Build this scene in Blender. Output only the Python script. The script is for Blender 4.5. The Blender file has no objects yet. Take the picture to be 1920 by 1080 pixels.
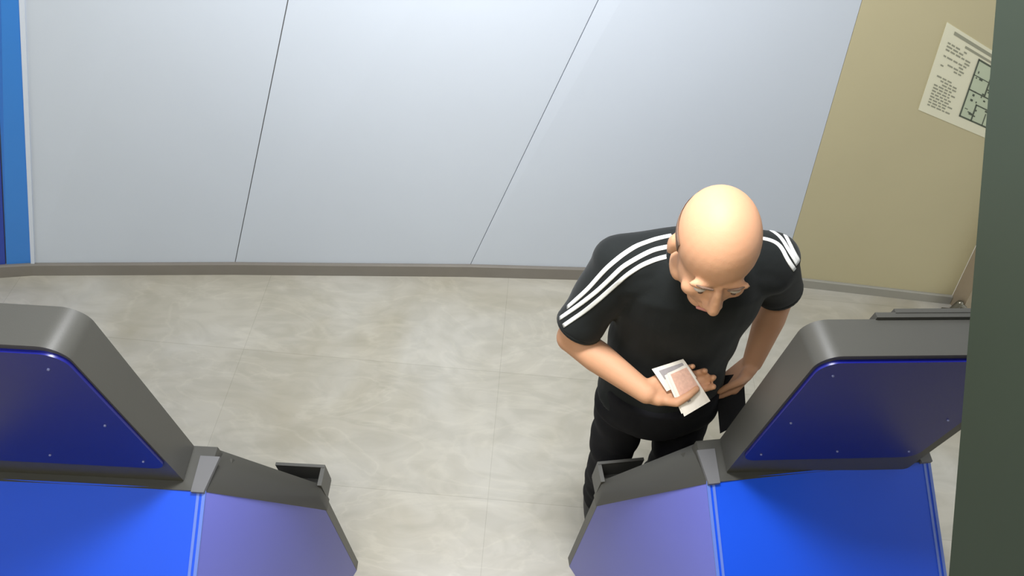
import bpy, bmesh, math, random
from mathutils import Vector, Matrix
from mathutils.bvhtree import BVHTree
random.seed(7)
SC = bpy.context.scene
COL = SC.collection
PI = math.pi

# ------------------------------------------------------------------ camera
F_PX, PITCH, ROLL, CAM_H = 1237.3, 0.92205, 0.08913, 2.5
_fw = Vector((0, math.cos(PITCH), -math.sin(PITCH)))
_r0 = Vector((1, 0, 0)); _u0 = _r0.cross(_fw)
RT = _r0*math.cos(ROLL) + _u0*math.sin(ROLL)
UP = _u0*math.cos(ROLL) - _r0*math.sin(ROLL)
FW = _fw
CAM = Vector((0, 0, CAM_H))
cd = bpy.data.cameras.new('camera'); cam = bpy.data.objects.new('camera', cd); COL.objects.link(cam)
cd.sensor_width = 36; cd.lens = 36*F_PX/1920; cd.clip_start = 0.02
m = Matrix((RT, UP, -FW)).transposed().to_4x4(); m.translation = CAM
cam.matrix_world = m
SC.camera = cam

# ------------------------------------------------------------------ world, lights, exposure
SC.view_settings.view_transform = 'Standard'
SC.view_settings.look = 'None'
SC.view_settings.gamma = 1
SC.view_settings.exposure = 0.12
w = bpy.data.worlds.new('world'); SC.world = w; w.use_nodes = True
w.node_tree.nodes['Background'].inputs[0].default_value = (0.93, 0.97, 1.0, 1)
w.node_tree.nodes['Background'].inputs[1].default_value = 1.15

def area(name, loc, size, size_y, power, color, aim):
    l = bpy.data.lights.new(name, 'AREA'); l.shape = 'RECTANGLE'; l.size = size; l.size_y = size_y
    l.energy = power; l.color = color
    o = bpy.data.objects.new(name, l); COL.objects.link(o); o.location = loc
    o.rotation_euler = (Vector(aim)-Vector(loc)).to_track_quat('-Z', 'Y').to_euler()
    return o
area('added_fill_light', (-0.35, 0.05, 2.72), 0.6, 0.3, 11, (0.95, 0.97, 1.0), (-0.35, 0.5, 0))  # added fill to light the walls more evenly; no lamp known here
area('ceiling_lamp_light', (-0.08, 0.98, 2.72), 0.5, 0.3, 45, (0.97, 0.98, 1.0), (-0.08, 0.95, 0))

# ------------------------------------------------------------------ pixel measuring helpers (points of the place read off the photograph)
def ray(px, py): return FW + RT*((px-960)/F_PX) + UP*((540-py)/F_PX)
def atz(px, py, z):
    r = ray(px, py); return CAM + r*((z-CAM_H)/r.z)
def onplane(px, py, P, n):
    r = ray(px, py); return CAM + r*((Vector(P)-CAM).dot(n)/r.dot(n))

# ------------------------------------------------------------------ materials
def mat(name, col, rough=0.5, metal=0.0, spec=0.5, noise=0.0, nscale=30, bump=0.0, bscale=200, sheen=0.0, sss=0.0, coat=0.0):
    M = bpy.data.materials.new(name); M.use_nodes = True
    nt = M.node_tree; b = nt.nodes['Principled BSDF']
    b.inputs['Roughness'].default_value = rough; b.inputs['Metallic'].default_value = metal
    b.inputs['Specular IOR Level'].default_value = spec
    b.inputs['Sheen Weight'].default_value = sheen
    b.inputs['Coat Weight'].default_value = coat
    if sss:
        b.inputs['Subsurface Weight'].default_value = sss; b.inputs['Subsurface Radius'].default_value = (1, .35, .2)
        b.inputs['Subsurface Scale'].default_value = .006
    tc = nt.nodes.new('ShaderNodeTexCoord')
    n = nt.nodes.new('ShaderNodeTexNoise'); n.inputs['Scale'].default_value = nscale; n.inputs['Detail'].default_value = 5
    nt.links.new(tc.outputs['Object'], n.inputs['Vector'])
    mx = nt.nodes.new('ShaderNodeMix'); mx.data_type = 'RGBA'
    a = [max(0, c*(1-noise)) for c in col]; z = [min(1, c*(1+noise)) for c in col]
    mx.inputs[6].default_value = (*a, 1); mx.inputs[7].default_value = (*z, 1)
    nt.links.new(n.outputs['Fac'], mx.inputs[0]); nt.links.new(mx.outputs[2], b.inputs['Base Color'])
    if bump:
        n2 = nt.nodes.new('ShaderNodeTexNoise'); n2.inputs['Scale'].default_value = bscale
        nt.links.new(tc.outputs['Object'], n2.inputs['Vector'])
        bp = nt.nodes.new('ShaderNodeBump'); bp.inputs['Strength'].default_value = bump; bp.inputs['Distance'].default_value = .002
        nt.links.new(n2.outputs['Fac'], bp.inputs['Height']); nt.links.new(bp.outputs['Normal'], b.inputs['Normal'])
    return M

def floor_mat():
    M = bpy.data.materials.new('marble_tile'); M.use_nodes = True
    nt = M.node_tree; N = nt.nodes.new; L = nt.links.new; b = nt.nodes['Principled BSDF']
    b.inputs['Roughness'].default_value = 0.42; b.inputs['Specular IOR Level'].default_value = .45
    tc = N('ShaderNodeTexCoord')
    # broad tone
    n1 = N('ShaderNodeTexNoise'); n1.inputs['Scale'].default_value = 1.3; n1.inputs['Detail'].default_value = 6; n1.inputs['Distortion'].default_value = .6
    L(tc.outputs['Object'], n1.inputs['Vector'])
    r1 = N('ShaderNodeValToRGB'); r1.color_ramp.elements[0].position = .3; r1.color_ramp.elements[1].position = .7
    r1.color_ramp.elements[0].color = (.44, .40, .305, 1); r1.color_ramp.elements[1].color = (.59, .575, .53, 1)
    L(n1.outputs['Fac'], r1.inputs['Fac'])
    # veins
    mp = N('ShaderNodeMapping'); mp.inputs['Rotation'].default_value = (0, 0, .6); mp.inputs['Scale'].default_value = (1, 2.2, 1)
    L(tc.outputs['Object'], mp.inputs['Vector'])
    n2 = N('ShaderNodeTexNoise'); n2.inputs['Scale'].default_value = 1.7; n2.inputs['Detail'].default_value = 7; n2.inputs['Distortion'].default_value = 1.6
    L(mp.outputs['Vector'], n2.inputs['Vector'])
    s = N('ShaderNodeMath'); s.operation = 'SUBTRACT'; s.inputs[1].default_value = .5; L(n2.outputs['Fac'], s.inputs[0])
    ab = N('ShaderNodeMath'); ab.operation = 'ABSOLUTE'; L(s.outputs[0], ab.inputs[0])
    r2 = N('ShaderNodeValToRGB'); r2.color_ramp.elements[0].position = 0; r2.color_ramp.elements[1].position = .03
    r2.color_ramp.elements[0].color = (.13, .13, .13, 1); r2.color_ramp.elements[1].color = (0, 0, 0, 1)
    L(ab.outputs[0], r2.inputs['Fac'])
    mx = N('ShaderNodeMix'); mx.data_type = 'RGBA'; mx.inputs[7].default_value = (.78, .74, .62, 1)
    L(r2.outputs['Color'], mx.inputs[0]); L(r1.outputs['Color'], mx.inputs[6])
    # darker cloudy streaks
    n3 = N('ShaderNodeTexNoise'); n3.inputs['Scale'].default_value = 4; n3.inputs['Detail'].default_value = 4; n3.inputs['Distortion'].default_value = 2
    L(mp.outputs['Vector'], n3.inputs['Vector'])
    r3 = N('ShaderNodeValToRGB'); r3.color_ramp.elements[0].position = .35; r3.color_ramp.elements[1].position = .62
    r3.color_ramp.elements[0].color = (.88, .88, .87, 1); r3.color_ramp.elements[1].color = (1, 1, 1, 1)
    L(n3.outputs['Fac'], r3.inputs['Fac'])
    mu = N('ShaderNodeMix'); mu.data_type = 'RGBA'; mu.blend_type = 'MULTIPLY'; mu.inputs[0].default_value = 1
    L(mx.outputs[2], mu.inputs[6]); L(r3.outputs['Color'], mu.inputs[7])
    # joints
    mp2 = N('ShaderNodeMapping'); mp2.inputs['Location'].default_value = (.02, -.877+.557*2, 0)
    L(tc.outputs['Object'], mp2.inputs['Vector'])
    br = N('ShaderNodeTexBrick'); br.offset = 0; br.inputs['Scale'].default_value = 1
    br.inputs['Brick Width'].default_value = 1.114; br.inputs['Row Height'].default_value = .557
    br.inputs['Mortar Size'].default_value = .0016; br.inputs['Mortar Smooth'].default_value = 1.0
    br.inputs['Color1'].default_value = (1, 1, 1, 1); br.inputs['Color2'].default_value = (.93, .93, .92, 1); br.inputs['Mortar'].default_value = (.72, .71, .68, 1)
    L(mp2.outputs['Vector'], br.inputs['Vector'])
    m2 = N('ShaderNodeMix'); m2.data_type = 'RGBA'; m2.blend_type = 'MULTIPLY'; m2.inputs[0].default_value = 1
    L(mu.outputs[2], m2.inputs[6]); L(br.outputs['Color'], m2.inputs[7])
    L(m2.outputs[2], b.inputs['Base Color'])
    return M

MT = dict(
    floor=floor_mat(),
    white=mat('white_wall_panel', (.65, .71, .81), .38, noise=.03, nscale=2, spec=.4),
    seam=mat('dark_seam', (.16, .16, .16), .8),
    blue_wall=mat('blue_wall_panel', (.04, .25, .76), .4, noise=.04, nscale=3),
    navy_wall=mat('navy_wall_panel', (.02, .06, .42), .4),
    edge=mat('pale_edge_strip', (.72, .78, .9), .4),
    base=mat('taupe_baseboard', (.235, .215, .19), .45, noise=.1, nscale=8),
    base_r=mat('grey_baseboard', (.36, .35, .31), .45, noise=.08, nscale=8),
    beige=mat('beige_wall_paint', (.58, .52, .33), .7, noise=.04, nscale=3),
    brown=mat('brown_door_post', (.36, .29, .20), .6, noise=.06),
    cream=mat('pale_door_leaf', (.66, .66, .56), .5),
    darkgreen=mat('dark_green_monitor_edge', (.014, .022, .011), .6, noise=.1, nscale=4),
    grey=mat('charcoal_plastic', (.060, .059, .052), .42, noise=.04, nscale=12, bump=.05, bscale=500),
    black=mat('dark_trim_plastic', (.03, .03, .034), .45),
    lightgrey=mat('light_grey_seam_cover', (.25, .26, .28), .4),
    navy=mat('navy_back_plate', (.006, .009, .17), .33, noise=.06, nscale=5),
    blue=mat('bright_blue_lacquer', (.012, .085, .72), .30, noise=.04, nscale=4, spec=.5),
    lilac=mat('lilac_side_lacquer', (.15, .165, .56), .35, noise=.06, nscale=3),
    metal=mat('brushed_metal', (.22, .21, .17), .35, metal=.8),
    screw=mat('screw_metal', (.22, .24, .45), .4, metal=.3),
    skin=mat('skin', (.53, .28, .16), .62, spec=.35, noise=.06, nscale=25, sss=.12, bump=.1, bscale=300),
    lip=mat('lip', (.50, .20, .16), .5),
    hair=mat('short_brown_hair', (.15, .09, .06), .8, noise=.3, nscale=200, bump=.6, bscale=600),
    shirt=mat('black_jersey', (.008, .010, .010), .9, spec=.25, noise=.15, nscale=60, sheen=.06, bump=.15, bscale=700),
    trouser=mat('black_trouser_cloth', (.006, .006, .008), .9, spec=.25, noise=.15, nscale=60, bump=.2, bscale=500),
    stripe=mat('white_stripe', (.80, .80, .78), .7),
    eye=mat('eye_white', (.50, .43, .38), .35), iris=mat('iris_brown', (.08, .04, .02), .25),
    paper=mat('pale_paper', (.82, .80, .62), .7), ink=mat('grey_print', (.34, .34, .26), .8), ink2=mat('dark_print', (.10, .12, .09), .8),
    tint=mat('green_print_tint', (.55, .62, .46), .8),
    note=mat('banknote_paper', (.72, .66, .58), .65, noise=.12, nscale=90), note_p=mat('banknote_pink_print', (.60, .36, .27), .7, noise=.25, nscale=140),
    note_g=mat('banknote_grey_print', (.30, .27, .27), .7, noise=.2, nscale=120),
    wallet=mat('black_leather', (.008, .008, .009), .7, spec=.15, noise=.2, nscale=80, bump=.3, bscale=300),
    shoe=mat('black_shoe', (.015, .015, .016), .5),
    screen=mat('dark_screen', (.02, .03, .05), .12), key=mat('steel_key', (.5, .5, .5), .35, metal=.7),
    ceiling=mat('ceiling_paint', (.7, .7, .68), .8),
)

# ------------------------------------------------------------------ mesh helpers
def link(name, bm, material, parent=None, smooth=None, kind=None):
    bmesh.ops.recalc_face_normals(bm, faces=bm.faces)
    me = bpy.data.meshes.new(name); bm.to_mesh(me); bm.free()
    mats = material if isinstance(material, (list, tuple)) else [material]
    for q in mats: me.materials.append(q)
    o = bpy.data.objects.new(name, me); COL.objects.link(o)
    if smooth is not None:
        if smooth >= 180:
            for p in me.polygons: p.use_smooth = True
        else:
            me.shade_smooth() if hasattr(me, 'shade_smooth') else None
            try: me.set_sharp_from_angle(angle=math.radians(smooth))
            except Exception: pass
    if parent is not None: o.parent = parent
    if kind: o['kind'] = kind
    return o
def empty(name, loc=(0, 0, 0), rz=0.0):
    e = bpy.data.objects.new(name, None); COL.objects.link(e); e.location = loc; e.rotation_euler.z = rz; e.empty_display_size = .1
    return e
def tag(o, label, cat, group=None):
    o['label'] = label; o['category'] = cat
    if group: o['group'] = group
    return o
def add_hull(bm, pts, faces):
    vs = [bm.verts.new(p) for p in pts]
    for f in faces: bm.faces.new([vs[i] for i in f])
    return vs
def add_box(bm, lo, hi, mtx=None):
    P = [Vector((x, y, z)) for x in (lo[0], hi[0]) for y in (lo[1], hi[1]) for z in (lo[2], hi[2])]
    if mtx: P = [mtx @ p for p in P]
    add_hull(bm, P, [(0, 1, 3, 2), (4, 6, 7, 5), (0, 4, 5, 1), (2, 3, 7, 6), (0, 2, 6, 4), (1, 5, 7, 3)])
def add_slab(bm, quad, n, t):
    """quad: 4 points, extruded by -n*t"""
    q = [Vector(p) for p in quad]; b = [p - n*t for p in q]
    add_hull(bm, q+b, [(0, 1, 2, 3), (7, 6, 5, 4), (0, 4, 5, 1), (1, 5, 6, 2), (2, 6, 7, 3), (3, 7, 4, 0)])
def bevel(bm, w, seg=2, ang=30):
    es = [e for e in bm.edges if len(e.link_faces) == 2 and e.calc_face_angle(0) > math.radians(ang)]
    bmesh.ops.bevel(bm, geom=es, offset=w, segments=seg, affect='EDGES', clamp_overlap=True, profile=.5)
def rounded_outline(x0, x1, z0, z1, rt, rb, n=6):
    pts = []
    for (cx, cz, r, a0) in ((x1-rb, z0+rb, rb, -90), (x1-rt, z1-rt, rt, 0), (x0+rt, z1-rt, rt, 90), (x0+rb, z0+rb, rb, 180)):
        for k in range(n+1):
            a = math.radians(a0+90*k/n); pts.append((cx+r*math.cos(a), cz+r*math.sin(a)))
    return pts
def loop_prism(bm, outline, y0, y1, inset=0.0, shrink1=1.0, c=(0, 0)):
    a = [bm.verts.new((x, y0, z)) for x, z in outline]
    b = [bm.verts.new((c[0]+(x-c[0])*shrink1, y1, c[1]+(z-c[1])*shrink1)) for x, z in outline]
    n = len(a); bm.faces.new(a); bm.faces.new(b[::-1])
    for i in range(n): bm.faces.new((a[i], b[i], b[(i+1) % n], a[(i+1) % n]))
def capsule(bm, p0, p1, r0, r1, seg=20):
    """closed tapered limb with rounded ends"""
    p0 = Vector(p0); p1 = Vector(p1); d = (p1-p0); L = d.length
    if L < 1e-6: d = Vector((0, 0, 1)); L = 0
    d = d.normalized(); u = d.orthogonal().normalized(); v = d.cross(u)
    rings = []
    for k in range(1, 6):
        a = -PI/2 + k*PI/2/5; rings.append((p0 + d*(r0*math.sin(a)), r0*math.cos(a)))
    for k in range(0, 5):
        a = k*PI/2/5; rings.append((p1 + d*(r1*math.sin(a)), r1*math.cos(a)))
    prev = None; s = bm.verts.new(p0-d*r0)
    for c, r in rings:
        ring = [bm.verts.new(c+(u*math.cos(t)+v*math.sin(t))*r) for t in [2*PI*i/seg for i in range(seg)]]
        if prev is None:
            for i in range(seg): bm.faces.new((s, ring[(i+1) % seg], ring[i]))
        else:
            for i in range(seg): bm.faces.new((prev[i], prev[(i+1) % seg], ring[(i+1) % seg], ring[i]))
        prev = ring
    e = bm.verts.new(p1+d*r1)
    for i in range(seg): bm.faces.new((prev[i], prev[(i+1) % seg], e))
def ellipsoid(bm, c, r, rot=None, seg=24, rings=14, f=None):
    M_ = Matrix.Translation(Vector(c)) @ (rot.to_4x4() if rot else Matrix.Identity(4)) @ Matrix.Diagonal((*r, 1))
    ret = bmesh.ops.create_uvsphere(bm, u_segments=seg, v_segments=rings, radius=1)
    for v in ret['verts']:
        if f: v.co = f(v.co.copy())
        v.co = M_ @ v.co
def loft(bm, rings, seg=32, power=2.0):
    """rings: (centre, rx, ry, xdir, ydir) closed at both ends"""
    prev = None; first = None
    for c, rx, ry, xd, yd in rings:
        c = Vector(c); xd = Vector(xd).normalized(); yd = Vector(yd); yd = (yd-xd*yd.dot(xd)).normalized()
        ring = []
        for i in range(seg):
            t = 2*PI*i/seg; a, b = math.cos(t), math.sin(t)
            a = math.copysign(abs(a)**(2/power), a); b = math.copysign(abs(b)**(2/power), b)
            ring.append(bm.verts.new(c+xd*rx*a+yd*ry*b))
        if prev:
            for i in range(seg): bm.faces.new((prev[i], prev[(i+1) % seg], ring[(i+1) % seg], ring[i]))
        else: first = ring
        prev = ring
    bm.faces.new(first[::-1]); bm.faces.new(prev)
def fuse(name, bm, voxel, material, parent, smooth_it=6, factor=.5, disp=None):
    """merge overlapping closed shapes into one continuous skin"""
    bmesh.ops.recalc_face_normals(bm, faces=bm.faces)
    me = bpy.data.meshes.new('raw'); bm.to_mesh(me); bm.free()
    o = bpy.data.objects.new('raw', me); COL.objects.link(o)
    r = o.modifiers.new('r', 'REMESH'); r.mode = 'VOXEL'; r.voxel_size = voxel; r.adaptivity = 0
    s = o.modifiers.new('s', 'SMOOTH'); s.iterations = smooth_it; s.factor = factor
    dg = bpy.context.evaluated_depsgraph_get(); ev = o.evaluated_get(dg)
    me2 = bpy.data.meshes.new_from_object(ev); bpy.data.objects.remove(o); bpy.data.meshes.remove(me)
    me2.name = name
    if disp:
        for v in me2.vertices: v.co = disp(v.co, v.normal)
    me2.materials.clear(); me2.materials.append(material)
    for p in me2.polygons: p.use_smooth = True
    n = bpy.data.objects.new(name, me2); COL.objects.link(n)
    if parent is not None: n.parent = parent
    return n

# ------------------------------------------------------------------ the room
bm = bmesh.new(); add_box(bm, (-3.4, -0.3, -.1), (3.4, 3.2, 0)); link('floor', bm, MT['floor'], kind='structure')

TOPZ = 2.8
def ceil_pt(B, T):
    d = (T-B); return B + d*((TOPZ-B.z)/d.z)
B = [atz(-420, 545, 0), atz(12, 516, 0), atz(63, 512.5, 0), atz(437, 511, 0), atz(873, 515, 0), atz(1462, 531, 0)]
tops = [(-520, 0), (-12, 0), (42, 0), (540, 0), (1122, 0), (1617, 0)]
T = []
for i, (b, t) in enumerate(zip(B, tops)):
    p, q = B[max(0, i-1)], B[min(len(B)-1, i+1)]
    n = (q-p).cross(Vector((0, 0, 1))).normalized()
    T.append(ceil_pt(b, onplane(*t, b, n)))
def panel(name, i, j, material, parent, gap=.0025, thick=.02, z0=.05, off=0.0):
    b0, b1, t0, t1 = B[i], B[j], T[i], T[j]
    n = (b1-b0).cross(t0-b0).normalized()
    if n.y > 0: n = -n
    e = (b1-b0).normalized()*gap
    k = z0/TOPZ
    q = [b0.lerp(t0, k)+e, b1.lerp(t1, k)-e, t1-e, t0+e]
    q = [p+n*off for p in q]
    bm = bmesh.new(); add_slab(bm, q, n, thick)
    return link(name, bm, material, parent)
# backing wall
bm = bmesh.new()
for i in range(5):
    n = (B[i+1]-B[i]).cross(T[i]-B[i]).normalized(); n = -n if n.y > 0 else n
    q = [B[i], B[i+1], T[i+1], T[i]]
    add_slab(bm, [p-n*.006 for p in q], n, .12)
wall_back = link('wall_back', bm, MT['seam'], kind='structure')
panel('navy_panel', 0, 1, MT['navy_wall'], wall_back)
panel('blue_panel', 1, 2, MT['blue_wall'], wall_back)
for i in (2, 3, 4): panel('white_panel', i, i+1, MT['white'], wall_back, gap=.0018 if i < 4 else .0015)
# pale strip between blue and white
n = (B[3]-B[2]).cross(T[2]-B[2]).normalized(); n = -n if n.y > 0 else n
e = (B[3]-B[2]).normalized()
bm = bmesh.new(); add_slab(bm, [B[2]+n*.006-e*.008, B[2]+n*.006+e*.008, T[2]+n*.006+e*.008, T[2]+n*.006-e*.008], n, .012)
link('edge_strip', bm, MT['edge'], wall_back)

# beige wall on the right (leans a little, as the corner line shows)
Bc, Tc = B[5], T[5]
Be = atz(1779, 567, 0)
nb = (Be-Bc).cross(Tc-Bc).normalized(); nb = -nb if nb.y > 0 else nb
eb = (Be-Bc).normalized()
upb = nb.cross(eb); upb = -upb if upb.z < 0 else upb
Te = onplane(1832, 455, Be, nb); Te = ceil_pt(Be, Te)
bm = bmesh.new(); add_slab(bm, [Bc, Be, Te, Tc], nb, .12)
wall_beige = link('wall_right', bm, MT['beige'], kind='structure')

# baseboards
def baseboard(name, pts, h, t, material, ups=None):
    bm = bmesh.new(); fr = []
    for i, p in enumerate(pts):
        a, c = pts[max(0, i-1)], pts[min(len(pts)-1, i+1)]
        n = (c-a).cross(Vector((0, 0, 1))).normalized(); n = -n if n.y > 0 else n
        u = (ups[i] if ups else Vector((0, 0, 1)))*h
        fr.append([bm.verts.new(p+n*t), bm.verts.new(p+n*t+u*.93), bm.verts.new(p+n*t*.55+u), bm.verts.new(p+u-n*.005), bm.verts.new(p-n*.005)])
    for a, c in zip(fr, fr[1:]):
        for k in range(5): bm.faces.new((a[k], c[k], c[(k+1) % 5], a[(k+1) % 5]))
    bm.faces.new(fr[0]); bm.faces.new(fr[-1][::-1])
    return link(name, bm, material, kind='structure')
ups = [(t-b).normalized() for b, t in zip(B, T)]
baseboard('baseboard_back', B, .085, .014, MT['base'], ups)
baseboard('baseboard_right', [Bc, Bc.lerp(Be, .5), Be], .062, .012, MT['base_r'], [ups[5], ups[5].lerp((Te-Be).normalized(), .5), (Te-Be).normalized()])

# door post and pale door at the far right end
pb = Be+nb*.004; pc = atz(1800, 590, 0); lean = (Te-Be)
d1 = (pc-pb).normalized(); d2 = Vector((-d1.y, d1.x, 0))
bm = bmesh.new()
add_hull(bm, [pb, pc, pc+d2*.10, pb+d2*.10]+[p+lean for p in (pb, pc, pc+d2*.10, pb+d2*.10)],
         [(0, 1, 2, 3), (7, 6, 5, 4), (0, 4, 5, 1), (1, 5, 6, 2), (2, 6, 7, 3), (3, 7, 4, 0)])
bevel(bm, .004, 2); link('trim_1', bm, MT['brown'], kind='structure')
pd = pc+Vector((.75, -.12, 0)); 
bm = bmesh.new()
q0 = pc+d2*.06
add_hull(bm, [q0, pd, pd+Vector((0, .05, 0)), q0+Vector((0, .05, 0))]+[p+Vector((0, 0, 2.1)) for p in (q0, pd, pd+Vector((0, .05, 0)), q0+Vector((0, .05, 0)))],
         [(0, 1, 2, 3), (7, 6, 5, 4), (0, 4, 5, 1), (1, 5, 6, 2), (2, 6, 7, 3), (3, 7, 4, 0)])
link('door_1', bm, MT['cream'], kind='structure')

# rear wall behind the machines, ceiling, and the dark monitor edge at the right, added as a sloping block
bm = bmesh.new(); add_box(bm, (-3.4, -.42, 0), (3.4, -.3, 2.8)); link('wall_front', bm, MT['beige'], kind='structure')
bm = bmesh.new(); add_box(bm, (-3.4, -.42, 2.8), (3.4, 3.2, 2.9)); link('ceiling', bm, MT['ceiling'], kind='structure')
X0 = .60
nx = Vector((1, 0, 0))
pa = onplane(1868, 0, (X0, 0, 0), nx); pz = onplane(1779, 1080, (X0, 0, 0), nx)
dd = (pa-pz)
ptop = pz+dd*((2.8-pz.z)/dd.z); plow = pz+dd*((-.3-pz.y)/dd.y)
bm = bmesh.new()
out = [(plow.y, plow.z), (ptop.y, ptop.z), (-.3, 2.8)]
a = [bm.verts.new((X0, y, z)) for y, z in out]; b = [bm.verts.new((X0+.55, y, z)) for y, z in out]
bm.faces.new(a); bm.faces.new(b[::-1])
for i in range(3): bm.faces.new((a[i], b[i], b[(i+1) % 3], a[(i+1) % 3]))
bevel(bm, .006, 2)
link('monitor_edge_block', bm, MT['darkgreen'], kind='structure')

# ceiling lamp fixture around the main light, plus an added frame around the rear fill
for (lx, ly, lab) in ((-.08, .98, 'rectangular ceiling lamp frame above the open floor'), (-.35, .05, 'added unseen frame around the fill light above the two machines')):
    lampe = empty('ceiling_lamp', (lx, ly, 2.8)); tag(lampe, lab, 'ceiling lamp', 'ceiling lamps')
    bm = bmesh.new()
    for lo, hi in (((-.36, -.19, -.07), (-.335, .19, 0)), ((.335, -.19, -.07), (.36, .19, 0)), ((-.36, -.19, -.07), (.36, -.165, 0)), ((-.36, .165, -.07), (.36, .19, 0))): add_box(bm, lo, hi)
    link('frame', bm, MT['ceiling'], lampe)

# ------------------------------------------------------------------ wall plan sheet on the beige wall
def wp(px, py, off): return onplane(px, py, Bc+nb*off, nb)
sheet = empty('wall_plan', tuple(wp(1780, 150, .0))); tag(sheet, 'pale printed plan sheet taped on the beige wall at upper right', 'poster')
SL = Vector(sheet.location)
c00, c01, c11, c10 = [wp(*p, .003) for p in ((1722, 206), (1776, 42), (1932, 140), (1884, 274))]   # BL, TL, TR, BR
def suv(u, v, off=.0):
    return (c00.lerp(c10, u)).lerp(c01.lerp(c11, u), v) + nb*off
def sheet_part(name, rects, material, off, parent=sheet):
    bm = bmesh.new()
    for (u0, v0, u1, v1) in rects:
        q = [suv(u0, v0, off)-SL, suv(u1, v0, off)-SL, suv(u1, v1, off)-SL, suv(u0, v1, off)-SL]
        add_slab(bm, q, nb, .0006)
    return link(name, bm, material, parent)
bm = bmesh.new(); add_slab(bm, [suv(0, 0)-SL, suv(1, 0)-SL, suv(1, 1)-SL, suv(0, 1)-SL], nb, .0028); paper = link('paper', bm, MT['paper'], sheet)
sheet_part('heading_band', [(.1, .93, .95, .965), (.25, .87, .95, .895)], MT['ink'], .0012)
R_ = random.Random(3); lines = []
for v in [.82, .785, .75, .715, .68, .645, .61, .575]:
    u = .07
    while u < .30:
        wd = R_.uniform(.02, .06); 
        if R_.random() < .8: lines.append((u, v, u+wd, v+.017))
        u += wd+.014
for v in [.45, .415, .38, .345, .31, .275, .24, .205, .17, .135, .10]:
    u = .07
    while u < .28:
        wd = R_.uniform(.02, .055)
        if R_.random() < .8: lines.append((u, v, u+wd, v+.017))
        u += wd+.014
sheet_part('printed_text', lines, MT['ink'], .0012)
sheet_part('plan_tint', [(.43, .14, .96, .84)], MT['tint'], .0010)
pl = []
for (u0, v0, u1, v1) in [(.42, .13, .97, .15), (.42, .83, .97, .85), (.42, .13, .435, .85), (.955, .13, .97, .85), (.42, .48, .8, .495), (.6, .48, .615, .85), (.75, .3, .765, .85), (.55, .13, .565, .36), (.55, .345, .9, .36), (.42, .66, .6, .67), (.75, .62, .96, .635), (.68, .13, .69, .3)]:
    pl.append((u0, v0, u1, v1))
for k in range(46):
    u = R_.uniform(.45, .92); v = R_.uniform(.16, .8); pl.append((u, v, u+R_.uniform(.008, .04), v+R_.uniform(.008, .03)))
sheet_part('floor_plan_lines', pl, MT['ink2'], .0018)

# small metal hinge bracket at the foot of the door post
hb = empty('floor_bracket', tuple(atz(1784, 588, 0))); tag(hb, 'small dull metal bracket on the floor at the end of the beige wall', 'bracket')
bm = bmesh.new(); add_box(bm, (-.045, -.025, 0), (.05, .025, .010)); bevel(bm, .002); link('foot_plate', bm, MT['metal'], hb)
bm = bmesh.new(); capsule(bm, (-.01, 0, .01), (-.01, 0, .085), .018, .015, 16); capsule(bm, (-.01, 0, .08), (.026, -.006, .06), .013, .010, 12); link('pin', bm, MT['metal'], hb)

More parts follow.
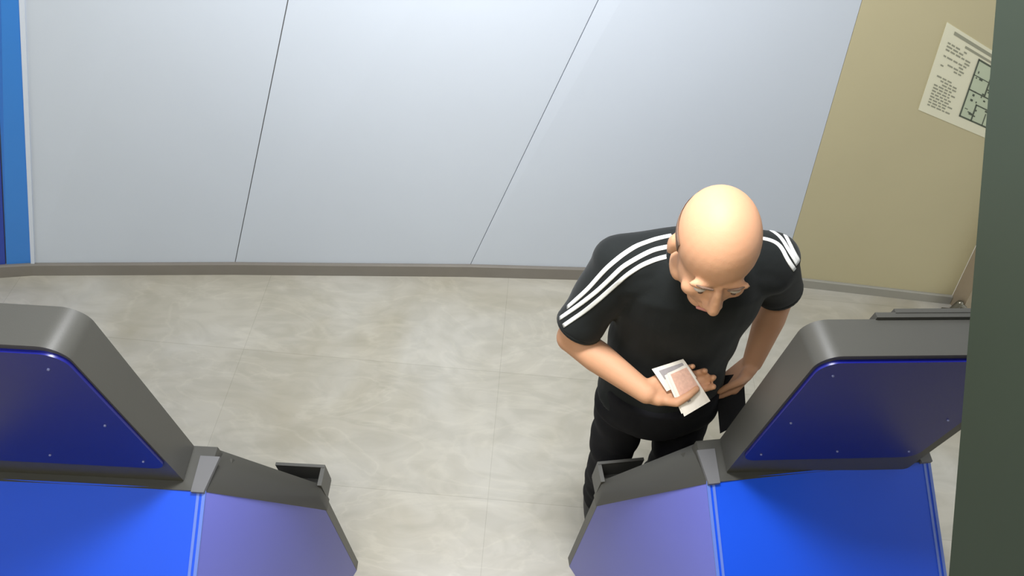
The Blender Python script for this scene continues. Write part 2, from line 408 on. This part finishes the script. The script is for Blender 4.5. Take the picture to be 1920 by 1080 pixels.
# ------------------------------------------------------------------ the two machines
def machine(X, Y, a, label, mirror, zd, zf, wb=.281, fu=.186, slope=.58, hyaw=0):
    root = empty('cash_machine', (X, Y, 0), a); tag(root, label, 'cash machine')
    mi = -1 if mirror else 1
    def V(u, v, z): return (u*mi, v, z)
    vf = .09                                     # front edge of the console ends
    Lb = .30; zn = zd-slope*Lb                   # rear end of the sloping blue top
    zlow = zd-.163-.215
    # sloping blue cover of the rear body
    bm = bmesh.new()
    n_ = 14; rows = []
    for k in range(n_+1):
        v = -Lb*k/n_; z = zd-slope*Lb*k/n_
        rows.append([bm.verts.new(V(u, v, z+ .006*(1-(u/wb)**2))) for u in [wb*(-1+2*j/10) for j in range(11)]])
    for r0, r1 in zip(rows, rows[1:]):
        for j in range(10): bm.faces.new((r0[j], r0[j+1], r1[j+1], r1[j]))
    lowr = [bm.verts.new(V(u, -Lb, 0)) for u in [wb*(-1+2*j/10) for j in range(11)]]
    for j in range(10): bm.faces.new((rows[-1][j], rows[-1][j+1], lowr[j+1], lowr[j]))
    link('rear_cover', bm, MT['blue'], root, smooth=30)
    # flared side faces
    for s in (-1, 1):
        bm = bmesh.new(); g = []
        nu, nv = 10, 12
        D = Vector(V(s*wb, 0, zd)); N_ = Vector(V(s*wb, -Lb, zn))
        Fp = Vector(V(s*(wb+fu), vf, zlow)); Bp = Vector(V(s*(wb+fu), vf, 0)); Nb = Vector(V(s*wb, -Lb, 0))
        # top edge D->N_, outer edge Fp->Bp
        for i in range(nu+1):
            t = i/nu; row = []
            for j in range(nv+1):
                q = j/nv; row.append(bm.verts.new(D.lerp(N_, q).lerp(Fp.lerp(Bp, q), t)))
            g.append(row)
        for i in range(nu):
            for j in range(nv): bm.faces.new((g[i][j], g[i+1][j], g[i+1][j+1], g[i][j+1]))
        nbv = bm.verts.new(Nb)
        for i in range(nu): bm.faces.new((g[i][nv], g[i+1][nv], nbv))
        link('side_panel', bm, MT['lilac'], root, smooth=50)
        # light seam strip along the edge between blue cover and side panel
        bm = bmesh.new(); 
        e = Vector(V(s*wb, 0, zd)); f = Vector(V(s*wb, -Lb, zn)); up = Vector((0, .5, .87)).normalized()
        for (o0, o1) in ((-.004, .003), (-.016, -.010)):
            ex = Vector((s*mi, 0, 0))
            q = [e+ex*o0+up*.0045, e+ex*o1+up*.0035, f+ex*o1+up*.0035, f+ex*o0+up*.0045]
            add_slab(bm, q, up, .008)
        link('seam_strip', bm, MT['seamlight'], root)
    # front apron (faces the user) with drawer slot and plinth
    W = wb+fu
    bm = bmesh.new()
    add_hull(bm, [V(-W, vf+.03, 0), V(W, vf+.03, 0), V(W, vf+.03, zlow), V(-W, vf+.03, zlow), V(-W, vf+.001, 0), V(W, vf+.001, 0), V(W, vf+.001, zlow), V(-W, vf+.001, zlow)],
             [(0, 1, 2, 3), (7, 6, 5, 4), (0, 4, 5, 1), (1, 5, 6, 2), (2, 6, 7, 3), (3, 7, 4, 0)])
    link('front_apron', bm, MT['grey'], root)
    # console: charcoal rim band that slopes from the deck outward and down at both sides
    ztop0 = zd-.012; ztop1 = zd-.163
    for s in (-1, 1):
        bm = bmesh.new()
        # outer band quad, facing the rear
        A0 = Vector(V(s*(wb-.01), .07, ztop0)); A1 = Vector(V(s*(W), vf+.002, zlow+.105))
        C0 = Vector(V(s*(wb), -.004, zd-.0)); C1 = Vector(V(s*(W+.004), vf, zlow))
        th = Vector((0, .035, 0))
        P = [A0, A1, C1, C0, A0+th+Vector(V(-s*.01, 0, 0)), A1+th*.9, C1+th*.9, C0+Vector((0, .12, -.1))]
        add_hull(bm, P, [(0, 1, 2, 3), (7, 6, 5, 4), (0, 4, 5, 1), (1, 5, 6, 2), (2, 6, 7, 3), (3, 7, 4, 0)])
        bevel(bm, .004, 2)
        link('console_rim', bm, MT['grey'], root, smooth=40)
        # tray end behind the rim: floor, front lip and end wall
        bm = bmesh.new()
        y0_, y1_ = vf+.03, vf+.075
        def sb(u0, u1, v0, v1, z0, z1):
            x0, x1 = sorted((s*u0*mi, s*u1*mi)); add_box(bm, (x0, v0, z0), (x1, v1, z1))
        sb(W-.13, W-.002, y0_, y1_, zlow+.02, zlow+.035); sb(W-.13, W+.002, y1_, y1_+.008, zlow+.02, zlow+.122)
        sb(W-.008, W+.003, y0_-.004, y1_+.004, zlow+.018, zlow+.120)
        bevel(bm, .002, 2); link('tray', bm, MT['grey'], root, smooth=40)
    # sloping user desk between the rims
    bm = bmesh.new()
    add_hull(bm, [V(-wb-.02, .095, zd-.05), V(wb+.02, .095, zd-.05), V(W-.1, vf+.05, zlow+.02), V(-W+.1, vf+.05, zlow+.02),
                  V(-wb-.02, .04, zd-.07), V(wb+.02, .04, zd-.07), V(W-.1, vf-.03, zlow+.02), V(-W+.1, vf-.03, zlow+.02)],
             [(0, 1, 2, 3), (7, 6, 5, 4), (0, 4, 5, 1), (1, 5, 6, 2), (2, 6, 7, 3), (3, 7, 4, 0)])
    desk = link('user_desk', bm, MT['grey'], root)
    # ledge (dark) between the blue cover and the screen housing
    bm = bmesh.new()
    add_box(bm, (-wb, -.004, zd-.05), (wb, .10, zd+.004)); bevel(bm, .006, 2); link('ledge', bm, MT['grey'], root, smooth=40)
    # light corner cap where the edges meet (the strips end under it)
    for s in (-1, 1):
        bm = bmesh.new()
        c = s*(wb-.012)*mi
        add_hull(bm, [(c-.014, -.008, zd-.002), (c+.014, -.008, zd-.002), (c+.026, .075, zd+.002), (c-.018, .075, zd+.002),
                      (c-.014, -.008, zd+.008), (c+.014, -.008, zd+.008), (c+.026, .075, zd+.010), (c-.018, .075, zd+.010)],
                 [(0, 1, 2, 3), (7, 6, 5, 4), (0, 4, 5, 1), (1, 5, 6, 2), (2, 6, 7, 3), (3, 7, 4, 0)])
        bevel(bm, .003, 2); link('corner_cap', bm, MT['capgrey'], root, smooth=40)
    # screen housing slab
    xl, xr = HOUS[0]*mi, HOUS[1]*mi
    x0, x1 = min(xl, xr), max(xl, xr)
    bm = bmesh.new()
    loop_prism(bm, rounded_outline(x0, x1, zd+.0, zf, .040, .012, 8), .016, .098, shrink1=.985, c=((x0+x1)/2, zd))
    bevel(bm, .006, 3, 50)
    hs = link('screen_housing', bm, MT['grey'], root, smooth=40)
    # navy back plate, slightly inset from one side
    bm = bmesh.new()
    nx0, nx1 = x0+.006, x1-.004
    if not mirror: nx1 = x1-.035
    loop_prism(bm, rounded_outline(nx0, nx1, zd+.092, zf-.012, .035, .03, 8), .009, .02)
    bevel(bm, .003, 2, 50); link('back_plate', bm, MT['navy'], hs, smooth=40)
    for (fx, fz) in ((.09, .90), (.09, .45), (.08, .08), (.91, .90), (.91, .45), (.92, .08), (.5, .10)):
        bm = bmesh.new(); x = nx0+(nx1-nx0)*fx; z = zd+.092+(zf-.012-zd-.092)*fz
        r = bmesh.ops.create_cone(bm, cap_ends=True, segments=12, radius1=.0026, radius2=.0020, depth=.003, matrix=Matrix.Translation((x, .0078, z)) @ Matrix.Rotation(PI/2, 4, 'X'))
        link('screw', bm, MT['screw'], hs)
    # lip at the front top of the housing and the screen on the user's side
    bm = bmesh.new(); add_box(bm, (x0+.05, .0965, zd+.14), (x1-.05, .104, zf-.06)); bevel(bm, .002); link('screen', bm, MT['screen'], hs)
    if hyaw:
        P0 = Vector((x0, .016, 0)); hs.matrix_local = Matrix.Translation(P0) @ Matrix.Rotation(hyaw, 4, 'Z') @ Matrix.Translation(-P0)
    return root, hs
MT['seamlight'] = mat('pale_blue_seam', (.12, .20, .62), .35)
MT['capgrey'] = mat('grey_corner_cap', (.13, .13, .135), .45)
HOUS = (-.232, .215)
right_root, right_house = machine(.772, .6584, .1902, 'blue cash machine at the lower right, the bald man stands at it', False, 1.022, 1.553, hyaw=-.075)
HOUS = (-.232, .222)
left_root, left_house = machine(-.9229, .4720, .038, 'blue cash machine at the lower left with nobody standing at it', True, 1.020, 1.588)
# flat hood on the front top of the right housing
bm = bmesh.new(); add_box(bm, (-.10, .097, 1.53), (.18, .108, 1.5525)); add_box(bm, (-.062, .106, 1.53), (.18, .115, 1.554)); bevel(bm, .002); link('top_hood', bm, MT['grey'], right_house)

# ------------------------------------------------------------------ the man
def build_man():
    root = empty('person', (.43, .87, 0)); tag(root, 'bald man in a black striped T-shirt and black trousers counting banknotes', 'person')
    O = Vector(root.location)
    def q(x, y, z): return Vector((x, y, z))-O
    XD = Vector((1, .16, 0)).normalized(); YD = Vector((-.16, 1, 0)).normalized()
    shL = q(.232, .935, 1.385); elL = q(.158, .905, 1.125); wrL = q(.338, .765, 1.130)
    shR = q(.572, .985, 1.385); elR = q(.680, 1.052, 1.185); wrR = q(.655, .950, 1.015)
    hip = q(.425, .895, .93)
    def hand(bm, wrist, d, n, side, curls, thumb, size=1.0, spread=.0):
        """d to knuckles, n out of the palm, side towards the thumb"""
        d = Vector(d).normalized(); n = Vector(n); n = (n-d*n.dot(d)).normalized(); s = d.cross(n)
        if s.dot(Vector(side)) < 0: s = -s
        S = size
        for k, off in enumerate((.030, .010, -.010, -.028)):
            kn = wrist+d*(.088-.004*abs(k-1)**1.5)*S+s*off*S
            capsule(bm, wrist+d*.012*S+s*off*.6*S, kn, .015*S, .0125*S, 14)
        capsule(bm, wrist+d*.02*S+s*.022*S+n*.006, wrist+d*.05*S+s*.03*S+n*.006, .016*S, .013*S, 14)
        for k, off in enumerate((.030, .010, -.010, -.028)):
            p = wrist+d*(.088-.004*abs(k-1)**1.5)*S+s*off*S
            Ls = [(.040, .026, .021), (.044, .029, .022), (.041, .027, .021), (.032, .021, .019)][k]
            ang = 0; r = .0095*S if k < 3 else .0085*S
            for L_, c in zip(Ls, curls[k]):
                ang += c
                dirv = (d*math.cos(ang)+n*math.sin(ang)+s*spread*(1.5-k)).normalized()
                p2 = p+dirv*L_*S; capsule(bm, p, p2, r, r*.9, 14); p = p2; r *= .92
        p = wrist+d*.030*S+s*.026*S
        r = .0125*S
        for (td, tn, ts), L_ in zip(thumb, (.040, .032, .026)):
            dirv = (d*td+n*tn+s*ts).normalized(); p2 = p+dirv*L_*S; capsule(bm, p, p2, r, r*.88, 14); p = p2; r *= .86
    # ---- body under the clothes: one continuous skin
    bm = bmesh.new()
    def torso_rings(g):
        return [
            (q(.425, .885, .85), .150+g, .095+g, XD, YD), (q(.425, .885, .88), .162+g, .108+g, XD, YD), (q(.422, .912, .97), .160+g, .104+g, XD, YD),
            (q(.420, .945, 1.07), .150+g, .102+g, XD, YD), (q(.418, .957, 1.17), .155+g, .106+g, XD, YD),
            (q(.412, .962, 1.27), .168+g, .112+g, XD, YD+Vector((0, 0, -.1))), (q(.405, .962, 1.34), .170+g, .108+g, XD, YD+Vector((0, 0, -.2))),
            (q(.402, .964, 1.395), .140+g*.8, .086+g*.8, XD, YD+Vector((0, 0, -.3))), (q(.400, .955, 1.435), .095+g*.6, .066+g*.6, XD, YD+Vector((0, 0, -.4)))]
    loft(bm, torso_rings(-.008))
    for sh in (shL, shR):
        capsule(bm, q(.402, .962, 1.40), sh+Vector((0, 0, .0)), .060, .052)
    capsule(bm, shL, elL, .049, .038); capsule(bm, elL, elL.lerp(wrL, .35), .037, .040); capsule(bm, elL.lerp(wrL, .35), wrL, .040, .026)
    capsule(bm, shR, elR, .049, .038); capsule(bm, elR, elR.lerp(wrR, .35), .037, .039); capsule(bm, elR.lerp(wrR, .35), wrR, .039, .026)
    # neck
    neck0 = q(.402, .955, 1.42); neck1 = q(.385, .875, 1.505)
    capsule(bm, neck0, neck1, .066, .058)
    # head: centre, axes (up, face forward, right)
    hc = q(.374, .838, 1.575)
    hz = Vector((-.06, -.30, .94)).normalized(); hf = Vector((.03, -.94, -.30)); hf = (hf-hz*hf.dot(hz)).normalized(); hx = hf.cross(hz)   # hx to the man's left/right
    HM = Matrix((hx, -hf, hz)).transposed()       # local x side, y back, z up
    def h(x, y, z): return hc+hx*x-hf*y+hz*z
    ellipsoid(bm, h(0, .012, .030), (.076, .096, .088), HM, 28, 18)
    ellipsoid(bm, h(0, -.018, -.035), (.062, .078, .082), HM, 28, 18)
    ellipsoid(bm, h(0, -.060, -.095), (.034, .028, .026), HM)
    for s in (-1, 1):
        ellipsoid(bm, h(s*.036, -.066, -.030), (.024, .020, .020), HM)        # cheeks
        ellipsoid(bm, h(s*.030, -.080, .018), (.026, .010, .009), HM)         # brow ridge
        ellipsoid(bm, h(s*.055, -.005, -.075), (.016, .034, .024), HM)        # jaw corner
        ear = h(s*.077, .010, -.012)
        ellipsoid(bm, ear, (.009, .017, .030), HM); ellipsoid(bm, ear+hz*-.022, (.007, .010, .012), HM)
    capsule(bm, h(0, -.092, .006), h(0, -.112, -.034), .0085, .0125, 14)
    for s in (-1, 1): ellipsoid(bm, h(s*.012, -.100, -.038), (.009, .010, .008), HM)
    ellipsoid(bm, h(0, -.090, -.066), (.022, .010, .006), HM); ellipsoid(bm, h(0, -.088, -.076), (.019, .010, .0065), HM)
    # pelvis & legs
    fl = []
    for s, hx_, kn, an in ((-1, q(.335, .890, .88), q(.354, .845, .50), q(.392, .895, .09)), (1, q(.512, .908, .88), q(.550, .862, .50), q(.590, .920, .09))):
        capsule(bm, hx_, kn, .070, .050); capsule(bm, kn, kn.lerp(an, .35)+Vector((0, .012, 0)), .052, .053); capsule(bm, kn.lerp(an, .35)+Vector((0, .012, 0)), an, .053, .034)
        toe = an+Vector((.01, -.12, -.055)); capsule(bm, an+Vector((0, .02, -.05)), toe, .034, .028); fl.append((s, hx_, kn, an, toe))
    # hands
    upn = Vector((-.16, -.48, .86)).normalized()
    dL = Vector((.88, .33, .12))
    hand(bm, wrL, dL, upn, (0, -1, -.2),
         [(.0, .75, .7), (.0, .8, .8), (.02, .9, .85), (.05, .95, .85)],
         [(.55, .75, .35), (.95, .28, -.25), (.95, -.12, -.35)], spread=.0)
    dR = Vector((-.50, -.38, -.66))
    hand(bm, wrR, dR, (-.75, .05, .35), (-.3, -.9, .35),
         [(.5, .7, .5), (.6, .8, .5), (.7, .8, .5), (.8, .8, .5)],
         [(.5, .6, .55), (.9, .55, .1), (.9, .3, .0)], spread=.03)
    body = fuse('body', bm, .0042, MT['skin'], root, 5, .5)
    # facial details
    for s in (-1, 1):
        bm = bmesh.new(); ellipsoid(bm, h(s*.031, -.0815, .002), (.0120, .0085, .0050), HM, 16, 10); ev = link('eye', bm, MT['eye'], root, smooth=180)
        bm = bmesh.new(); ellipsoid(bm, h(s*.030, -.0885, -.0025), (.0050, .0030, .0042), HM, 12, 8); link('iris', bm, MT['iris'], ev, smooth=180)
        bm = bmesh.new(); capsule(bm, h(s*.014, -.092, .022), h(s*.032, -.0905, .026), .0022, .0026, 10); capsule(bm, h(s*.032, -.0905, .026), h(s*.050, -.079, .019), .0026, .0015, 10)
        link('eyebrow', bm, MT['hair'], root, smooth=180)
    bm = bmesh.new(); capsule(bm, h(-.020, -.0955, -.0705), h(0, -.1005, -.0700), .0030, .0042, 10); capsule(bm, h(0, -.1005, -.0700), h(.020, -.0955, -.0705), .0042, .0030, 10)
    link('mouth', bm, MT['lip'], root, smooth=180)
    # close-cropped hair at the sides and back: offset patch of the skull
    bm = bmesh.new(); ret = bmesh.ops.create_uvsphere(bm, u_segments=48, v_segments=32, radius=1)
    HMt = Matrix.Translation(h(0, .012, .030)) @ HM.to_4x4() @ Matrix.Diagonal((.0764, .0964, .0884, 1))
    kill = []
    for v in bm.verts:
        x, y, z = v.co
        top = .10+.12*max(0, y)
        front = -.34 if z > -.30 else .05
        if z > top or y < front or z < -.75: kill.append(v)
    bmesh.ops.delete(bm, geom=kill, context='VERTS')
    for v in bm.verts: v.co = HMt @ v.co
    ext = bmesh.ops.solidify(bm, geom=list(bm.faces), thickness=.0015)
    link('hair', bm, MT['hair'], root, smooth=180)
    # ---- T-shirt
    bm = bmesh.new()
    rings = torso_rings(.012)
    r = rings[1:]
    r[0] = (q(.422, .903, .915), .170, .120, XD, YD); r[1] = (q(.421, .915, .97), .168, .119, XD, YD)
    loft(bm, r, power=2.1)
    for sh, el, t in ((shL, elL, .80), (shR, elR, .76)):
        capsule(bm, q(.402, .968, 1.402), sh+Vector((0, .004, .004)), .070, .064)
        capsule(bm, q(.405, .955, 1.36), sh+Vector((0, 0, -.02)), .095, .066)
        cuff = sh.lerp(el, t)
        dirv = (el-sh).normalized(); u = dirv.orthogonal().normalized(); v = dirv.cross(u)
        loft(bm, [(sh-dirv*.01, .062, .062, u, v), (sh.lerp(el, .3), .062, .062, u, v), (sh.lerp(el, .6*t+.1), .059, .059, u, v), (cuff, .060, .060, u, v)], 28)
    def folds(co, no):
        p = co+O
        a = math.sin(p.z*46+p.x*22+3*math.sin(p.y*14))*.0022+math.sin(p.x*60-p.z*30)*.0012
        k = max(0, min(1, (1.30-p.z)/.25))
        return co+no*a*(.35+.65*k)
    shirt = fuse('t_shirt', bm, .006, MT['shirt'], root, 7, .5, folds)
    # sleeve hems
    for sh, el, t in ((shL, elL, .80), (shR, elR, .76)):
        cuff = sh.lerp(el, t); dirv = (el-sh).normalized(); u = dirv.orthogonal().normalized(); v = dirv.cross(u)
        bm = bmesh.new(); seg = 32; prev = None; rs = []
        for off, rad in ((-.010, .0575), (.002, .0605), (.002, .0565), (-.010, .0535)):
            rs.append([bm.verts.new(cuff+dirv*off+(u*math.cos(2*PI*i/seg)+v*math.sin(2*PI*i/seg))*rad) for i in range(seg)])
        for k in range(4):
            a_, b_ = rs[k], rs[(k+1) % 4]
            for i in range(seg): bm.faces.new((a_[i], a_[(i+1) % seg], b_[(i+1) % seg], b_[i]))
        link('sleeve_hem', bm, MT['shirt'], root, smooth=180)
    # ---- collar ring
    bm = bmesh.new(); cc = q(.396, .928, 1.450); ax = (neck1-neck0).normalized(); u = XD; v = ax.cross(u).normalized(); seg = 36
    prev = None; first = None
    for i in range(seg):
        t = 2*PI*i/seg; c = cc+u*math.cos(t)*.074+v*math.sin(t)*.070; rd = (u*math.cos(t)+v*math.sin(t))
        ring = [bm.verts.new(c+rd*.006*math.cos(p)+ax*.010*math.sin(p)) for p in [2*PI*k/8 for k in range(8)]]
        if prev:
            for k in range(8): bm.faces.new((prev[k], prev[(k+1) % 8], ring[(k+1) % 8], ring[k]))
        else: first = ring
        prev = ring
    for k in range(8): bm.faces.new((prev[k], prev[(k+1) % 8], first[(k+1) % 8], first[k]))
    link('collar', bm, MT['shirt'], root, smooth=180)
    # ---- trousers
    bm = bmesh.new()
    loft(bm, [(q(.425, .885, .98), .150, .108, XD, YD), (q(.425, .885, .90), .168, .118, XD, YD), (q(.425, .884, .865), .172, .114, XD, YD)])
    for s, hx_, kn, an, toe in fl:
        loft(bm, [(hx_+Vector((0, 0, .04)), .080, .096, XD, YD), (hx_.lerp(kn, .35), .071, .088, XD, YD), (hx_.lerp(kn, .7), .068, .078, XD, YD), (kn, .062, .070, XD, YD),
                  (kn.lerp(an, .45)+Vector((0, .01, 0)), .062, .070, XD, YD), (an+Vector((0, 0, .0)), .058, .066, XD, YD)], 28)
    def tf(co, no):
        p = co+O; return co+no*(math.sin(p.z*38+p.x*30)*.003+math.sin(p.z*70+p.y*40)*.0012)
    fuse('trousers', bm, .007, MT['trouser'], root, 6, .5, tf)
    for s, hx_, kn, an, toe in fl:
        bm = bmesh.new()
        f0 = q(0, 0, 0).z+.0
        c = an+Vector((.002, -.035, 0))
        zz = -O.z
        loft(bm, [((c.x, c.y, zz+.002), .046, .125, Vector((1, .1, 0)), Vector((-.1, 1, 0))), ((c.x, c.y, zz+.03), .047, .127, Vector((1, .1, 0)), Vector((-.1, 1, 0))),
                  ((c.x, c.y+.01, zz+.06), .043, .112, Vector((1, .1, 0)), Vector((-.1, 1, 0))), ((c.x, c.y+.035, zz+.10), .038, .07, Vector((1, .1, 0)), Vector((-.1, 1, 0)))], 28, 2.3)
        link('shoe', bm, MT['shoe'], root, smooth=60)
    # ---- stripes, laid on the surface of the shirt
    me = shirt.data
    bvh = BVHTree.FromPolygons([v.co+O for v in me.vertices], [tuple(p.vertices) for p in me.polygons])
    def stripe(pts, wdt):
        P = []
        # resample
        fine = []
        for a_, b_ in zip(pts, pts[1:]):
            n_ = max(2, int(math.hypot(b_[0]-a_[0], b_[1]-a_[1])/4))
            for k in range(n_): fine.append((a_[0]+(b_[0]-a_[0])*k/n_, a_[1]+(b_[1]-a_[1])*k/n_))
        fine.append(pts[-1])
        # smooth the polyline
        for _ in range(6):
            fine = [fine[0]]+[((fine[i-1][0]+2*fine[i][0]+fine[i+1][0])/4, (fine[i-1][1]+2*fine[i][1]+fine[i+1][1])/4) for i in range(1, len(fine)-1)]+[fine[-1]]
        for (x, y) in fine:
            rr = ray(x, y).normalized(); loc, no, idx, dist = bvh.ray_cast(CAM, rr)
            if loc is not None: P.append((loc, no))
        if len(P) < 4: return
        # drop jumps
        runs = [[P[0]]]
        for p in P[1:]:
            if (p[0]-runs[-1][-1][0]).length < .03: runs[-1].append(p)
            else: runs.append([p])
        P = max(runs, key=len)
        for _ in range(2):
            P = [P[0]]+[((P[i-1][0]+P[i][0]*2+P[i+1][0])/4, P[i][1]) for i in range(1, len(P)-1)]+[P[-1]]
        bm = bmesh.new(); rows = []
        for i, (c, no) in enumerate(P):
            t = (P[min(i+1, len(P)-1)][0]-P[max(i-1, 0)][0]).normalized(); s = t.cross(no).normalized()
            row = []
            for k in (-1, -.5, 0, .5, 1):
                pnt = c+s*k*wdt/2
                lo, n2, _, _ = bvh.find_nearest(pnt)
                row.append((lo, n2))
            rows.append([bm.verts.new(lo+n2*.0016-O) for lo, n2 in row]+[bm.verts.new(lo-n2*.001-O) for lo, n2 in reversed(row)])
        for a_, b_ in zip(rows, rows[1:]):
            m_ = len(a_)
            for k in range(m_): bm.faces.new((a_[k], a_[(k+1) % m_], b_[(k+1) % m_], b_[k]))
        bm.faces.new(rows[0]); bm.faces.new(rows[-1][::-1])
        link('stripe', bm, MT['stripe'], root, smooth=180)
    Z = lambda pts: [(1000+x/3.375, 320+y/3.375) for x, y in pts]
    stripe(Z([(875, 410), (780, 430), (650, 476), (560, 535), (470, 610), (410, 675), (350, 745), (290, 800), (215, 865)]), .0095)
    stripe(Z([(850, 482), (760, 500), (660, 550), (560, 610), (480, 690), (400, 765), (300, 843), (168, 935)]), .0095)
    stripe(Z([(860, 540), (780, 558), (680, 600), (590, 660), (510, 730), (430, 802), (330, 885), (190, 982)]), .0095)
    stripe(Z([(1380, 290), (1440, 298), (1480, 310), (1530, 333), (1570, 370), (1600, 420), (1640, 500), (1680, 575)]), .0090)
    stripe(Z([(1380, 350), (1430, 357), (1480, 370), (1530, 392), (1575, 430), (1605, 490), (1640, 540), (1668, 592)]), .0090)
    stripe(Z([(1380, 420), (1430, 426), (1480, 434), (1530, 448), (1572, 485), (1595, 540), (1620, 585), (1652, 628)]), .0090)
    return root
man = build_man()

# ------------------------------------------------------------------ banknotes in his hand
def note_plane(P, n, corners, name, label, curve=.006, lift=0.0):
    n = Vector(n).normalized()
    c = [onplane(*p, P, n) for p in corners]        # tl, tr, br, bl
    root = empty(name, tuple((c[0]+c[2])/2)); tag(root, label, 'banknote', None); O = Vector(root.location)
    def uv(u, v, off): return c[3].lerp(c[2], u).lerp(c[0].lerp(c[1], u), v)+n*(off+lift+curve*math.sin(PI*v))-O
    def sheet(nm, u0, v0, u1, v1, off, material, th=.0005, par=root):
        bm = bmesh.new(); N1 = 12; t = []; b = []
        for i in range(N1+1):
            v = v0+(v1-v0)*i/N1
            t.append([bm.verts.new(uv(u0, v, off)), bm.verts.new(uv(u1, v, off))]); b.append([bm.verts.new(uv(u0, v, off-th)), bm.verts.new(uv(u1, v, off-th))])
        for i in range(N1):
            bm.faces.new((t[i][0], t[i][1], t[i+1][1], t[i+1][0])); bm.faces.new((b[i][0], b[i+1][0], b[i+1][1], b[i][1]))
            bm.faces.new((t[i][0], t[i+1][0], b[i+1][0], b[i][0])); bm.faces.new((t[i][1], b[i][1], b[i+1][1], t[i+1][1]))
        bm.faces.new((t[0][0], b[0][0], b[0][1], t[0][1])); bm.faces.new((t[-1][0], t[-1][1], b[-1][1], b[-1][0]))
        return link(nm, bm, material, par)
    sheet('paper', 0, 0, 1, 1, 0, MT['note'])
    return root, sheet
d_ = Vector((.88, .33, .12)).normalized(); nn = Vector((-.16, -.48, .86)); nn = (nn-d_*nn.dot(d_)).normalized()
Pn = Vector((.338, .765, 1.130))+nn*.023
nr, sh = note_plane(Pn, nn, [(1222, 692), (1281, 673), (1306, 708), (1250, 734)], 'banknote', 'greyish banknote at the back of the fan in the man\'s hand', curve=.001)
sh('printed_band', .15, .45, .9, .85, .0006, MT['note_g'], .0004)
nr, sh = note_plane(Pn+nn*.0045, nn, [(1251, 700), (1288, 684), (1332, 752), (1283, 781)], 'banknote', 'pale banknote on top of the fan, pointing down at the machine', curve=.0015)
sh('printed_band', .12, .42, .92, .95, .0006, MT['note_p'], .0004); sh('printed_spot', .30, .22, .42, .30, .0006, MT['note_g'], .0004)
nr, sh = note_plane(Pn+nn*.0025, nn, [(1246, 704), (1284, 684), (1327, 744), (1278, 776)], 'banknote', 'lower banknote whose edge shows left of the top one in the man\'s hand', curve=.001)

# ------------------------------------------------------------------ wallet in the other hand
Pw = Vector((.598, .895, .955))
nw = (CAM-Pw).normalized()
wc = [onplane(*p, Pw, nw) for p in ((1340, 706), (1394, 700), (1400, 788), (1350, 813))]
wr_ = empty('wallet', tuple(sum(wc, Vector())/4)); tag(wr_, 'black folded wallet held hanging from the man\'s lowered hand', 'wallet'); WO = Vector(wr_.location)
bm = bmesh.new(); add_slab(bm, [p-WO for p in wc], nw, .006); bevel(bm, .002); link('front_cover', bm, MT['wallet'], wr_, smooth=40)
bm = bmesh.new(); add_slab(bm, [p-WO-nw*.010 for p in wc], nw, .006); bevel(bm, .002); link('back_cover', bm, MT['wallet'], wr_, smooth=40)
bm = bmesh.new(); k = [p-WO for p in wc]
add_slab(bm, [k[0].lerp(k[1], .12)-nw*.005, k[1]-nw*.005, k[2]-nw*.005, k[3].lerp(k[2], .12)-nw*.005], nw, .006); link('inner_pockets', bm, MT['grey'], wr_)
